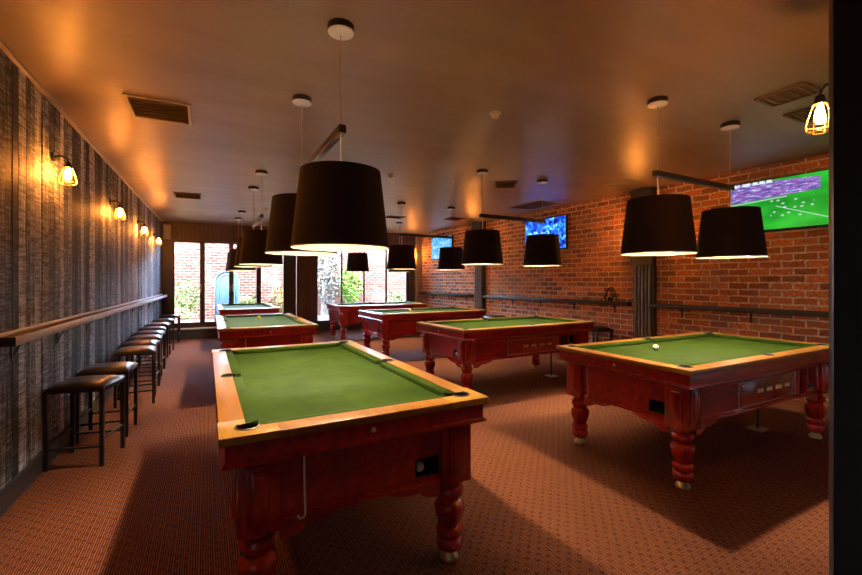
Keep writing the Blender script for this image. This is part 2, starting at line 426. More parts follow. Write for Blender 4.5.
# left wall: sawn planks of random width on a backing, all one mesh
w = MB(); Lw = (LB-LA).length; x = 0
while x < Lw+.1:
    d = random.choice((.075, .09, .10, .11, .125, .14)); t = random.uniform(-.004, .004)
    w.span(x+.002, x+d-.002, -t, .05, .15, H_CEIL, .002); x += d
wl = struct(at(w.build('wall_left', 'planks', smooth=False), (LA.x, LA.y, 0), aL))
struct(at(MB().span(0, Lw+.2, .03, .14, 0, H_CEIL).build('wall_left', 'black_felt', smooth=False), (LA.x, LA.y, 0), aL))
sk = MB().span(0, Lw-.1, -.018, .04, 0, .135); sk.span(0, Lw-.1, -.026, .04, .135, .15, .003)
struct(at(sk.build('baseboard_left', 'charcoal'), (LA.x, LA.y, 0), aL))
struct(at(MB().span(0, Lw, -.03, .03, H_CEIL-.03, H_CEIL, .004).build('trim_3', 'vent_frame'), (LA.x, LA.y, 0), aL))
Rw = (RB-RA).length
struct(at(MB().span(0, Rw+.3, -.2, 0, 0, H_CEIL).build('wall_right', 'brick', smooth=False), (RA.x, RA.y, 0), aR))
struct(MB().span(-1.6, 6.9, Y0-.15, Y0, 0, H_CEIL).build('wall_front', 'screed', smooth=False))

def back(o): return at(o, (BA.x, BA.y, 0), aB)
# fascia above the glazing, of vertical boards
f = MB(); x = -.1
while x < 7.1:
    f.span(x, x+.098, -.10, .12, 2.5, H_CEIL, .003); x += .1
f.span(-.1, 7.1, -.05, .10, 2.505, H_CEIL-.002)
struct(back(f.build('trim_1', 'dark_trim', smooth=False)))
# solid pieces of the back wall
b = MB()
b.span(-.12, .235, -.04, .14, 0, 2.5); b.span(2.98, 3.246, -.10, .14, 0, 2.5, .004)
struct(back(b.build('wall_back', 'charcoal', smooth=False)))
b = MB(); b.span(3.287, 3.81, -.04, .12, 0, 2.5, .004)
for q in (3.30, 3.48, 3.66): b.span(q, q+.02, -.055, -.03, 0, 2.5, .003)
struct(back(b.build('wall_back', 'brown_panel', smooth=False)))
struct(back(MB().span(3.81, 7.14, -.02, .14, 0, .26, .004).build('trim_4', 'charcoal', smooth=False)))
struct(back(MB().span(6.72, 6.935, -.06, .14, 0, 2.5, .004).build('wall_back', 'charcoal', smooth=False)))
# step under the doors
s = MB().span(.1, 3.0, -.28, .1, 0, .235); s2 = MB().span(.1, 3.0, -.30, .02, .235, .262, .006)
struct(back(s.build('trim_2', 'charcoal', smooth=False))); struct(back(s2.build('trim_2', 'concrete')))

def glazed(name, s0, s1, z0, z1, fw, handle=None, muntins=()):
    o = empty(name); back(o); struct(o)
    m = MB()
    m.span(s0, s0+fw, -.02, .05, z0, z1, .004); m.span(s1-fw, s1, -.02, .05, z0, z1, .004)
    m.span(s0+fw, s1-fw, -.02, .05, z0, z0+.13 if handle is not None else z0+.04, .004); m.span(s0+fw, s1-fw, -.02, .05, z1-.05, z1, .004)
    for q in muntins: m.span(q-.022, q+.022, -.015, .045, z0, z1, .003)
    m.build('frame', 'bronze' if handle is None else 'dark_trim', o, False)
    MB().span(s0+fw-.005, s1-fw+.005, .012, .018, z0+.02, z1-.02).build('glass_pane', 'glass', o, False)
    if handle is not None:
        h = MB().box((handle, -.028, 1.28), (.03, .016, .2), .004)
        h.tube([(handle, -.03, 1.3), (handle, -.07, 1.3), (handle-.1, -.07, 1.3)], .008)
        h.build('door_handle', 'silver', o)
    return o
glazed('door_1', .235, .915, .262, 2.5, .057, .885)
glazed('door_2', .915, 1.592, .262, 2.5, .055, 1.56)
glazed('door_3', 1.592, 2.275, .262, 2.5, .06, 1.63)
glazed('door_4', 2.275, 2.98, .262, 2.5, .06, 2.31)
glazed('window_1', 3.246, 3.287, 0, 2.5, .004)
glazed('window_2', 3.81, 6.72, .26, 2.5, .055, None, (4.575, 5.265, 5.983))
pp = MB().span(6.94, 7.14, -.18, .10, 0, 2.9, .02)
struct(back(pp.build('trim_5', 'pale_post')))

# foreground partition end on the right
cp = empty('partition', (2.6, .35, 0)); struct(cp)
MB().span(0, .62, 0, .512, 0, H_CEIL).build('panel', 'near_black', cp, False)
MB().span(-.004, .014, .500, .518, 0, H_CEIL, .003).build('corner_strip', 'edge_metal', cp)

# courtyard
struct(MB().span(-6, 11, 12.75, 17, -.05, .2).build('floor', 'paving', smooth=False))
cw = MB().span(-6, 11, 0, .25, 0, 2.75)
struct(at(cw.build('wall_outside', 'brick_out', smooth=False), (0, 15.4, .15)))

# ------------------------------------------------------------------ pool tables
W, L, ZT = 1.226, 2.34, .87
hw, hl = W/2, L/2
LEG_PROF = [(.050, .452), (.050, .402), (.062, .398), (.074, .384), (.075, .366), (.070, .345), (.058, .336), (.054, .322), (.060, .316),
            (.073, .309), (.080, .292), (.0805, .275), (.076, .250), (.066, .218), (.057, .193), (.053, .184), (.058, .180), (.068, .172),
            (.071, .160), (.067, .142), (.058, .131), (.057, .126), (.064, .120), (.070, .107), (.070, .090), (.064, .072), (.050, .058), (.040, .050)]
def make_table():
    root = empty('pool_table')
    pk = [(sx*(hw-.102), sy*(hl-.102)) for sx in (-1, 1) for sy in (-1, 1)] + [(sx*(hw-.082), 0) for sx in (-1, 1)]
    cut = MB()
    for x, y in pk: cut.lathe([(.043, .76), (.043, .95)], 28, (x, y, 0))
    cutter = cut.build('cutter', 'black_felt')
    # timber rail: four sides with a rounded outer edge
    r = MB(); a, c = .1, .012
    prof = [(0, .836), (-.004, .842), (-.004, .858), (.002, .867), (.010, ZT), (a, ZT), (a, .836)]     # offset inwards, z
    corners = [(-1, -1), (1, -1), (1, 1), (-1, 1)]
    rings = [[r.bm.verts.new((sx*(hw-o), sy*(hl-o), z)) for o, z in prof] for sx, sy in corners]
    for i in range(4):
        p, q = rings[i], rings[(i+1) % 4]
        for k in range(len(prof)): r.bm.faces.new((p[k], q[k], q[(k+1) % len(prof)], p[(k+1) % len(prof)]))
    rail = r.build('rail', 'rail', root); carve(rail, cutter)
    # paler corner blocks let into the rail
    for sx, sy in corners:
        k = MB(); g = .215
        k.prism([(sx*(hw+.0045), sy*(hl+.0045)), (sx*(hw+.0045), sy*(hl-g)), (sx*(hw-.1), sy*(hl-g)), (sx*(hw-.1), sy*(hl-.1)), (sx*(hw-g), sy*(hl-.1)), (sx*(hw-g), sy*(hl+.0045))], .8395, ZT+.0012, bev=.004)
        o = k.build('rail_corner', 'rail_cap', root); carve(o, cutter)
    bed = MB().span(-hw+.1, hw-.1, -hl+.1, hl-.1, .805, .836).build('bed_cloth', 'felt', root, False); carve(bed, cutter)
    def cush(poly):
        MB().prism(poly, .838, .868, bev=.006).build('cushion', 'felt', root)
    e, nz, g, g2 = .1, .152, .190, .052
    for s in (-1, 1):
        cush([(-hw+g-.045, s*(hl-e)), (hw-g+.045, s*(hl-e)), (hw-g, s*(hl-nz)), (-hw+g, s*(hl-nz))])
        for t in (-1, 1):
            cush([(s*(hw-e), t*(hl-g+.045)), (s*(hw-e), t*(g2-.012)), (s*(hw-nz), t*g2), (s*(hw-nz), t*(hl-g))])
    for x, y in pk:
        p = MB(); p.lathe([(.0425, .872), (.0425, .772), (.040, .765), (.0, .765)], 28, (x, y, 0), caps=False)
        po = p.build('pocket', 'black_rubber', root)
        ca = math.atan2(y, x) if y else (0 if x > 0 else math.pi)
        pts = [(x+.046*math.cos(ca+t), y+.046*math.sin(ca+t), .8735) for t in [(-2.0+4.0*i/22) for i in range(23)]]
        MB().tube(pts, .0035, 8).build('pocket_rim', 'dull_rim', po)
    # apron with lip
    ap = MB()
    prof = [(.018, .838), (.018, .766), (.006, .756), (.004, .748), (.012, .742), (.06, .742), (.06, .838)]
    rings = [[ap.bm.verts.new((sx*(hw-o), sy*(hl-o), z)) for o, z in prof] for sx, sy in corners]
    for i in range(4):
        p, q = rings[i], rings[(i+1) % 4]
        for k in range(len(prof)): ap.bm.faces.new((p[k], q[k], q[(k+1) % len(prof)], p[(k+1) % len(prof)]))
    apron = ap.build('apron', 'red_wood', root)
    for s in (-1, 1):
        MB().tube([(0, s*(hl-.016), .80), (0, s*(hl-.010), .80)], .012, 14).build('apron_stud', 'white_plastic', root)
    # cabinet and its recesses
    ib = .094
    cab = MB().span(-hw+ib, hw-ib, -hl+ib, hl-ib, .452, .764).build('cabinet', 'red_wood', root, False)
    hole = MB().span(.245, .375, -hl+.05, -hl+ib+.16, .495, .585); hole.span(hw-ib-.10, hw, .53, .92, .475, .70)
    ho = hole.build('cutter', 'black_felt'); carve(cab, ho); drop(ho); drop(cutter)
    m = MB(); h = -hl+ib
    for (x0, x1, z0, z1) in ((.245, .251, .495, .585), (.369, .375, .495, .585), (.245, .375, .495, .501), (.245, .375, .579, .585)): m.span(x0, x1, h-.003, h+.155, z0, z1)
    m.span(.245, .375, h+.15, h+.156, .495, .585)
    m.build('ball_return', 'black_felt', root, False)
    # side window with two bays and a ball chute
    m = MB(); xw = hw-ib
    m.span(xw-.098, xw-.094, .53, .92, .475, .70)
    m.build('ball_window', 'dark_plate', root, False)
    m = MB()
    m.span(xw-.09, xw+.012, .53, .55, .475, .70, .003); m.span(xw-.09, xw+.012, .69, .72, .475, .70, .003)
    m.span(xw-.09, xw+.012, .90, .92, .475, .70, .003); m.span(xw-.09, xw+.014, .53, .92, .468, .484, .003); m.span(xw-.09, xw+.01, .53, .92, .69, .70, .003)
    m.build('window_frame', 'red_wood', root)
    m = MB(); m.tube([(xw-.05, .735, .53), (xw-.02, .76, .50), (xw-.005, .80, .495), (xw-.005, .85, .50), (xw-.03, .88, .53)], .014, 8); m.sphere((xw-.03, .80, .54), .022)
    m.build('ball_chute', 'silver', root)
    cp_ = MB().span(xw-.002, xw+.008, -.42, .49, .488, .685, .003).build('coin_plate', 'red_plate', root)
    cp_['label'] = 'red coin plate with a pale thin border'
    m = MB()
    for (y0, y1, z0, z1) in ((-.42, .49, .488, .497), (-.42, .49, .676, .685), (-.42, -.411, .488, .685), (.481, .49, .488, .685)): m.span(xw, xw+.012, y0, y1, z0, z1, .002)
    for y in (-.35, .42):
        m.tube([(xw, y, .655), (xw+.012, y, .655)], .009, 10)
    m.build('plate_border', 'plate_rim', cp_)
    for i, y in enumerate((-.10, .04, .19, .33)):
        k = MB().span(xw+.006, xw+.016, y-.045, y+.045, .575, .607, .004)
        k.build('coin_slot', 'slot_gold', cp_)
    # mouldings between the posts, scalloped brackets below them
    mo = MB(); pe = .062+.165
    for s in (-1, 1):
        mo.span(-hw+pe, hw-pe, s*(hl-ib-.01), s*(hl-ib+.018), .452, .474, .005); mo.span(-hw+pe, hw-pe, s*(hl-ib-.01), s*(hl-ib+.010), .474, .486, .003)
        mo.span(s*(hw-ib-.01), s*(hw-ib+.018), -hl+pe, hl-pe, .452, .474, .005); mo.span(s*(hw-ib-.01), s*(hw-ib+.010), -hl+pe, hl-pe, .474, .486, .003)
    mo.build('moulding', 'red_turned', root)
    def scal(x0, d):
        q = [(0, .455), (0, .372), (.018, .372)]
        for i in range(1, 9): t = math.pi/2*i/8; q.append((.018+.095*math.sin(t), .372+.048*(1-math.cos(t))))
        q.append((.128, .408))
        for i in range(1, 11): t = math.pi/2*i/10; q.append((.128+.16*math.sin(t), .408+.047*(1-math.cos(t))))
        return [(x0+d*u, z) for u, z in q]
    for s in (-1, 1):
        for d in (-1, 1):
            MB().prism(scal(d*(hw-pe), -d), s*(hl-ib-.004), s*(hl-ib-.026), 'y').build('bracket', 'red_wood_x', root, False)
            MB().prism(scal(d*(hl-pe), -d), s*(hw-ib-.004), s*(hw-ib-.026), 'x').build('bracket', 'red_wood', root, False)
    # posts with raised panels, turned legs with metal feet
    for sx, sy in corners:
        px, py = sx*(hw-.062-.0825), sy*(hl-.062-.0825)
        po = MB().box((px, py, .5875), (.165, .165, .315), .006).build('corner_post', 'red_turned', root)
        m = MB()
        for (ax, dx, dy) in (('x', 1, 0), ('y', 0, 1)):
            c0 = Vector((px+sx*dx*.0825, py+sy*dy*.0825, .597))
            d = (.018, .100, .235) if ax == 'x' else (.100, .018, .235)
            d2 = (.036, .068, .200) if ax == 'x' else (.068, .036, .200)
            m.box(c0, d, .003); m.box(c0, d2, .011)
        m.build('raised_panel', 'red_turned', po)
        lg = MB().lathe([(r_, z) for r_, z in reversed(LEG_PROF)], 28, (px, py, 0)).build('leg', 'red_turned', root, ang=50)
        MB().lathe([(.044, 0), (.048, .008), (.046, .022), (.036, .034), (.030, .052)], 22, (px, py, 0)).build('foot', 'brass', lg)
    hk = MB(); hx, hy = -.295, -hl+.045
    hk.tube([(hx, hy, .745), (hx, hy-.004, .62), (hx+.004, hy, .485)] + [(hx-.011+.015*math.cos(t), hy, .485-.017*math.sin(t)) for t in (.4, .8, 1.2, 1.6, 2.0, 2.4, 2.8, 3.14)], .0045, 8)
    hk.build('hanging_hook', 'white_plastic', root)
    st = MB().tube([(.10, .80, .01), (.10, .80, .46)], .013, 10); st.build('support_rod', 'black_metal', root)
    MB().box((.10, .80, .006), (.14, .14, .012), .003).build('rod_base', 'white_plastic', root)
    return root
def children(o): return [x for x in COL.objects if x.parent == o]
def deep_copy(o, parent=None):
    c = o.copy(); COL.objects.link(c)
    if parent is not None: c.parent = parent
    for ch in children(o): deep_copy(ch, c)
    return c
TABLES = [
    ((.664, 2.946), 0, 'large foreground pool table with green cloth, honey timber rail and dark red front'),
    ((.750, 6.985), -.4, 'pool table with green cloth standing directly behind the foreground table, one yellow ball on it'),
    ((.850, 11.006), -.3, 'farthest left pool table with bluish cloth standing in front of the glazed doors'),
    ((4.016, 2.254), -90.4, 'bright red pool table on the right with a white cue ball on its green cloth'),
    ((3.888, 4.923), -88.6, 'pool table second from front in the right row, framed red coin plate on its side'),
    ((3.917, 7.692), -88.2, 'pool table third from front in the right row, standing between two red pool tables'),
    ((3.945, 10.40), -90.2, 'farthest right pool table standing in front of the tall window'),
]
proto = make_table()
tables = []
for i, ((x, y), rz, lab) in enumerate(TABLES):
    o = proto if i == 0 else deep_copy(proto)
    at(o, (x, y, 0), R(rz)); tag(o, lab, 'pool table', 'pool tables in the room'); tables.append(o)
tables[0].scale = (1.01, 1, 1)

def ball(loc, m, label):
    o = MB().sphere((0, 0, 0), .0255, 24, 16).build('pool_ball', m); o.location = loc
    return tag(o, label, 'ball', 'pool balls')
zb = .8365+.0255
ball((3.627, 2.424, zb), 'ivory', 'white cue ball on the cloth of the bright red right table')
ball((.770, 7.472, zb), 'yellow_ball', 'yellow ball on the table behind the foreground table')
ball((3.75, 7.95, zb), 'yellow_ball', 'yellow ball near the rail of the third table in the right row')
# balls lying in return trays
def in_table(i, p):
    (x, y), rz, _ = TABLES[i]; v = Matrix.Rotation(R(rz), 3, 'Z') @ Vector(p); return (x+v.x, y+v.y, v.z)
ball(in_table(0, (.288, -hl+.094+.036, .529)), 'ivory', 'white ball in the dark return tray of the foreground table')
ball(in_table(4, (.280, -hl+.094+.028, .5275)), 'ivory', 'white ball in the return tray of the second table in right row')
ball(in_table(4, (.334, -hl+.094+.028, .5275)), 'yellow_ball', 'yellow ball in the return tray of the second table in right row')

# ------------------------------------------------------------------ pendant lights
def make_pendant():
    root = empty('pendant_light'); z = 0
    zb_ = 2.345-H_CEIL; zt = 2.135-H_CEIL; zl = 1.692-H_CEIL
    MB().box((0, 0, zb_), (1.18, .042, .048), .004).build('bar', 'bronze', root)
    for s in (-1, 1):
        x = s*.55
        MB().lathe([(.070, -.044), (.078, -.036), (.078, -.004), (.074, 0)], 28, (x, 0, 0)).build('canopy', 'bronze', root)
        MB().lathe([(.012, -.056), (.030, -.050), (.072, -.046), (.076, -.040), (.070, -.038)], 28, (x, 0, 0)).build('canopy_reflection', 'reflection_white', root)  # underside painted bright for its reflected light
        MB().tube([(x, 0, -.05), (x+.004, .003, -.3), (x, 0, zb_+.02)], .004, 6).build('ceiling_cable', 'cable', root)
        MB().tube([(x, 0, zb_-.02), (x+.008, 0, (zb_+zt)/2), (x, 0, zt-.10)], .005, 6).build('drop_cable', 'cable', root)
        rt, rb = .229, .279
        sh = MB().lathe([(rt, zt), (rb, zl), (rb-.003, zl), (rt-.003, zt)], 56, (x, 0, 0), caps=False)
        so = sh.build('shade', 'shade', root)
        MB().lathe([(.001, zt-.030), (rt-.004, zt-.030), (rt-.004, zt-.033), (.001, zt-.033)], 56, (x, 0, 0)).build('added_diffuser', 'diffuser', so)  # added to throw soft light up onto the ceiling
        MB().lathe([(rt-.004, zt-.018), (rb-.004, zl+.002), (rb-.006, zl+.002), (rt-.006, zt-.018)], 56, (x, 0, 0), caps=False).build('shade_lining', 'lining', so)
        ring = [(x+(rb-.001)*math.cos(2*math.pi*k/56), (rb-.001)*math.sin(2*math.pi*k/56), zl) for k in range(56)]
        MB().tube(ring, .0035, 6, True).build('hem', 'shade_hem', so)
        MB().tube([(x, 0, zt-.034), (x, 0, zt-.14)], .022, 12).build('lamp_socket', 'black_metal', so)
        MB().sphere((x, 0, zt-.175), .035, 16, 10).build('bulb', 'bulb', so)
    return root
PEND = [
    ((.690, 2.96), 90.3, 'large black two shade pendant light over the foreground table'),
    ((.662, 6.67), 90, 'black two shade pendant light over the second table of the left row'),
    ((.672, 10.37), 90, 'farthest black two shade pendant light, hanging before the glazed doors'),
    ((3.815, 2.168), .3, 'black two shade pendant light over the bright red right table, beside the green television'),
    ((3.828, 4.683), 1.6, 'black two shade pendant light over the second table of the right row'),
    ((3.822, 7.31), -.2, 'black two shade pendant light over the third table of the right row'),
    ((3.79, 9.83), 0, 'black two shade pendant light hanging before the tall right window'),
]
pp0 = make_pendant()
for i, ((x, y), rz, lab) in enumerate(PEND):
    o = pp0 if i == 0 else deep_copy(pp0)
    at(o, (x, y, H_CEIL), R(rz)); tag(o, lab, 'pendant light', 'two shade pendant lights over the tables')
for ch in children(pp0):      # the nearest shade hangs a little lower on its cable
    if ch.name.startswith('shade') and ch.data.vertices[0].co.x < 0: ch.location.z = -.030

# ------------------------------------------------------------------ stools
def make_stool():
    root = empty('bar_stool'); a = .185; t = .015
    for sx in (-1, 1):
        for sy in (-1, 1): MB().span(sx*a-t, sx*a+t, sy*a-t, sy*a+t, 0, .618, .003).build('leg', 'black_metal', root)
    m = MB()
    for s in (-1, 1):
        m.span(-a, a, s*a-.012, s*a+.012, .592, .622, .003); m.span(s*a-.012, s*a+.012, -a, a, .592, .622, .003)
    m.build('seat_frame', 'black_metal', root)
    for s in (-1, 1):
        MB().span(-a, a, s*a-.008, s*a+.008, .150, .166, .002).build('stretcher', 'black_metal', root)
        MB().span(s*a-.008, s*a+.008, -a, a, .20, .216, .002).build('stretcher', 'black_metal', root)
    # domed pad
    m = MB(); n = 12; g = []
    for i in range(n+1):
        row = []
        for j in range(n+1):
            u, v = 2*i/n-1, 2*j/n-1
            e = max(0, (1-abs(u)**3.5))*max(0, (1-abs(v)**3.5))
            row.append(m.bm.verts.new((u*.200, v*.200, (.627+.040*e**.55))))
        g.append(row)
    for i in range(n):
        for j in range(n): m.bm.faces.new((g[i][j], g[i+1][j], g[i+1][j+1], g[i][j+1]))
    ret = bmesh.ops.extrude_face_region(m.bm, geom=list(m.bm.faces))
    vs = [v for v in ret['geom'] if isinstance(v, bmesh.types.BMVert)]
    for v in vs: v.co.z = .620
    m.build('seat_pad', 'vinyl', root, ang=60)
    return root
STOOLS = [
    (-.868, 4.40, -13), (-.832, 5.04, -4), (-.752, 6.20, 3), (-.78, 6.82, -4), (-.79, 7.48, 2), (-.81, 8.10, -3), (-.83, 8.80, 4), (-.83, 9.66, -2), (-.81, 10.62, 3), (-.76, 11.78, -2)]
LABS = ['nearest black stool with worn shiny seat by the plank wall', 'second black stool along the plank wall, just behind the nearest stool',
        'third stool from the front along the plank wall, standing out from the wall', 'fourth stool from the front in the row along the plank wall',
        'fifth stool from the front in the row along the plank wall', 'sixth stool from the front in the row along the plank wall',
        'fourth stool from the glazed doors along the plank wall', 'third stool from the glazed doors along the plank wall',
        'second stool from the glazed doors along the plank wall', 'farthest stool of the row, standing beside the glazed doors']
st0 = make_stool()
for i, (x, y, rz) in enumerate(STOOLS):
    o = st0 if i == 0 else deep_copy(st0)
    at(o, (x, y, 0), R(rz)); tag(o, LABS[i], 'stool', 'stools along the plank wall')
for (x, y, rz, lab) in ((6.05, 5.17, 2, 'black stool under the brick wall shelf, left of the piped pillar'), (6.0, 8.02, -3, 'black stool by the brick wall, half hidden behind the third right table')):
    o = deep_copy(st0); at(o, (x, y, 0), R(rz)); tag(o, lab, 'stool', 'stools along the brick wall')

# ------------------------------------------------------------------ wall shelves
def shelf(name, a0, ang_, s0, s1, z, depth, sgn, mats, step, label, group):
    """sgn: -1 when the room lies on local -y of the wall line"""
    root = empty(name, (a0.x, a0.y, 0), ang_); tag(root, label, 'shelf', group)
    y = lambda d: sgn*d
    MB().span(s0, s1, y(0), y(depth), z-.045, z-.005, .002).build('board', mats[0], root)
    MB().span(s0, s1, y(depth), y(depth+.012), z-.055, z, .002).build('front_edge', mats[1], root)
    MB().span(s0, s1, y(0), y(.030), z-.005, z+.012, .002).build('back_strip', mats[1], root)
    MB().span(s0-.004, s0, y(0), y(depth+.012), z-.055, z, .001).build('end_cap', 'black_metal', root, False)
    q = s0+step*.35
    while q < s1-.1:
        m = MB(); m.span(q-.012, q+.012, y(.004), y(.012), z-.19, z-.045); m.span(q-.012, q+.012, y(.004), y(depth-.02), z-.052, z-.045)
        m.tube([(q, y(.010), z-.16), (q, y(depth-.05), z-.05)], .005, 6)
        m.build('bracket', 'black_metal', root); q += step
    return root
shelf('wall_shelf', LA, aL, 3.83, 12.75, 1.128, .115, -1, ('dark_shelf', 'shelf_white'), .9, 'long pale edged ledge running along the dark plank wall', 'drink shelves')
shelf('wall_shelf', RA, aR, 9.62, 12.62, 1.105, .10, 1, ('rail_shelf', 'rail_shelf'), .9, 'grey drink shelf on brick wall beside the far corner, under small television', 'drink shelves')
shelf('wall_shelf', RA, aR, 5.06, 9.06, 1.100, .10, 1, ('rail_shelf', 'rail_shelf'), .9, 'grey drink shelf on brick wall between the two grey pillars', 'drink shelves')
shelf('wall_shelf', RA, aR, 1.2, 4.68, 1.100, .10, 1, ('rail_shelf', 'rail_shelf'), .9, 'grey drink shelf on brick wall right of the piped pillar, behind red table', 'drink shelves')

# ------------------------------------------------------------------ sconces
def make_sconce():
    """stands on a wall whose room side is local +x"""
    root = empty('wall_sconce')
    MB().tube([(0, 0, 0), (.016, 0, 0)], .038, 20).build('wall_plate', 'black_metal', root)
    MB().tube([(.01, 0, 0), (.045, 0, .014), (.08, 0, .012), (.098, 0, -.008), (.102, 0, -.03)], .007, 8).build('arm', 'black_metal', root)
    MB().lathe([(.012, -.028), (.020, -.034), (.024, -.06), (.030, -.078), (.024, -.08)], 18, (.102, 0, 0)).build('socket', 'bronze', root)
    cg = MB(); prof = [(.026, -.072), (.036, -.10), (.050, -.145), (.060, -.185), (.056, -.210), (.032, -.222)]
    for k in range(8):
        t = 2*math.pi*k/8
        cg.tube([(.102+r_*math.cos(t), r_*math.sin(t), z) for r_, z in prof], .0022, 5)
    for r_, z in ((.026, -.074), (.060, -.185), (.033, -.222)):
        cg.tube([(.102+r_*math.cos(2*math.pi*k/20), r_*math.sin(2*math.pi*k/20), z) for k in range(20)], .0022, 5, True)
    cg.build('cage', 'brass', root)
    MB().lathe([(.010, -.078), (.013, -.09), (.019, -.115), (.023, -.14), (.022, -.16), (.014, -.176), (.004, -.180)], 14, (.102, 0, 0)).build('bulb', 'filament', root)
    return root
sc0 = make_sconce()
def lw(y): t = (y-LA.y)/(LB.y-LA.y); return LA.x+t*(LB.x-LA.x)
SCN = [((lw(4.52)+.004, 4.52, 2.49), 0, 'nearest caged amber wall lamp high on the plank wall'),
       ((lw(6.64)+.004, 6.64, 2.475), 0, 'second caged amber wall lamp from the front on the plank wall'),
       ((lw(8.74)+.004, 8.74, 2.475), 0, 'third caged amber wall lamp from the front on the plank wall'),
       ((lw(10.80)+.004, 10.80, 2.465), 0, 'farthest caged amber wall lamp on plank wall, beside the glazed doors'),
       ((5.81, 12.20, 2.45), -92, 'small caged wall lamp on the post right of the tall window'),
       ((6.185, 4.40, 2.46), 180+aR*0+1.5, 'caged amber wall lamp on the piped pillar, behind the right front pendant shade'),
       ((6.045, 8.88, 2.46), 181.5, 'caged amber wall lamp on the farther grey pillar, behind a pendant shade'),
       ((2.80, .868, 2.46), 90, 'large caged amber lamp partly hidden behind the black partition at right')]
for i, (loc, rz, lab) in enumerate(SCN):
    o = sc0 if i == 0 else deep_copy(sc0)
    at(o, loc, R(rz)); tag(o, lab, 'wall lamp', 'caged wall lamps')
# one more of the same row on the plank wall, just outside the picture
o = deep_copy(sc0); at(o, (lw(2.42)+.004, 2.42, 2.49), 0); tag(o, 'caged amber wall lamp on plank wall just beyond the left edge', 'wall lamp', 'caged wall lamps')

# ------------------------------------------------------------------ televisions
def tv(s, z, wd, ht, m, label):
    root = empty('television'); e = (RB-RA).normalized(); p = RA + e*s
    at(root, (p.x, p.y, z), aR+math.pi); tag(root, label, 'television', 'televisions on the brick wall')
    # local +y points to the wall? local x runs along the wall; the room lies on local -y
    MB().span(-wd/2, wd/2, -.105, -.055, -ht/2, ht/2, .006).build('casing', 'black_metal', root)
    b_ = .014
    MB().span(-wd/2+b_, wd/2-b_, -.108, -.104, -ht/2+b_*1.8, ht/2-b_).build('screen', m, root, False)
    MB().span(-.2, .2, -.055, -.002, -.15, .15, .004).build('wall_mount', 'black_metal', root)
    return root
tv(2.95, 2.425, 1.16, .665, 'tv_match', 'television showing a green football field, nearest on the brick wall')
tv(6.97, 2.425, 1.16, .665, 'tv_blue', 'television with dark blue picture in the middle of the brick wall')
tv(11.10, 2.43, 1.16, .665, 'tv_pale', 'farthest small looking television with pale blue picture on brick wall')

# ------------------------------------------------------------------ pillars on the brick wall
def pillar(s0, s1, d, zbox, label):
    root = empty('wall_pillar'); at(root, (RA.x, RA.y, 0), aR); tag(root, label, 'pillar', 'grey pillars on the brick wall')
    MB().span(s0, s1, 0, d*.55, 0, H_CEIL, .003).build('backing', 'pillar', root, False)
    MB().span(s0, s1, 0, d+.02, zbox, H_CEIL, .004).build('box_casing', 'pillar', root, False)
    n = 5
    for k in range(n):
        s = s0+.03+(s1-s0-.06)*(k+.5)/n
        MB().tube([(s, d*.55+.022, 0.0), (s, d*.55+.022, zbox)], .019, 12).build('conduit_pipe', 'pipe', root)
    return root
pillar(4.62, 4.98, .13, 1.71, 'dark grey pillar with five vertical pipes on the brick wall')
pillar(9.10, 9.46, .16, 2.2, 'farther grey pillar on the brick wall beside the middle television')

# cable loops on the shelf
e = (RB-RA).normalized(); nrm = Vector((-e.y, e.x))
cb = empty('cable_bundle'); p = RA+e*5.42+nrm*.055; at(cb, (p.x, p.y, 1.112), aR)
tag(cb, 'black looped cable lying on the brick wall shelf left of the piped pillar', 'cable')
m = MB()
for (x0, wd, ht, dy) in ((0, .10, .235, .0), (.03, .075, .20, .012)):
    m.tube([(x0-wd*math.cos(t), dy-.01*math.cos(t), .008+ht*math.sin(t)) for t in [math.pi*i/16 for i in range(17)]], .0075, 7)
m.tube([(.09, 0, .01), (.14, .01, .075), (.19, 0, .012), (.24, -.01, .01)], .0075, 7)
m.build('cable_loop', 'black_rubber', cb)
MB().box((.02, .0, .035), (.075, .05, .07), .012).build('plug_box', 'black_rubber', cb)

# ------------------------------------------------------------------ ceiling fittings
def vent(x, y, wx, wy, rz, label, blades=6, frame='vent_frame', slat='vent_dark'):
    root = empty('ceiling_vent'); at(root, (x, y, H_CEIL), R(rz)); tag(root, label, 'vent', 'ceiling vents')
    m = MB(); t = .028
    for s in (-1, 1):
        m.span(-wx/2, wx/2, s*(wy/2-t), s*wy/2, -.014, 0, .003); m.span(s*(wx/2-t), s*wx/2, -wy/2+t, wy/2-t, -.014, 0, .003)
    m.build('vent_frame', frame, root)
    m = MB().span(-wx/2+t, wx/2-t, -wy/2+t, wy/2-t, -.003, 0)
    for k in range(blades):
        y_ = -wy/2+t+(wy-2*t)*(k+.5)/blades
        m.box((0, y_, -.007), (wx-2*t, .5*(wy-2*t)/blades+.006, .003), rot=Matrix.Rotation(R(28), 3, 'X'))
    m.build('vent_blades', slat, root, False)
    return root
vent(-.35, 4.34, .47, .52, 0, 'large cream framed ceiling vent near the plank wall', 7)
vent(-.285, 8.46, .42, .52, 0, 'smaller ceiling vent near plank wall in front of glazed doors', 6, 'vent_dark')
vent(4.06, 5.17, .34, .46, -35, 'ceiling vent left of the second right pendant light', 5, 'vent_dark')
vent(5.68, 6.33, .62, .9, 0, 'wide ceiling vent in front of the blue middle television', 8)
vent(5.58, 4.30, .42, .42, 0, 'pale square ceiling vent above the piped pillar', 5, 'vent_frame', 'vent_pale')
vent(4.10, 1.62, .30, .34, 0, 'ceiling vent behind the hanging amber lamp at top right', 4, 'vent_dark')
vent(4.74, 1.68, .36, .32, 0, 'ceiling vent at top right nearer the green television', 4, 'vent_dark')
vent(5.25, 8.6, .42, .4, 0, 'far ceiling vent near the farthest television', 4, 'vent_dark')
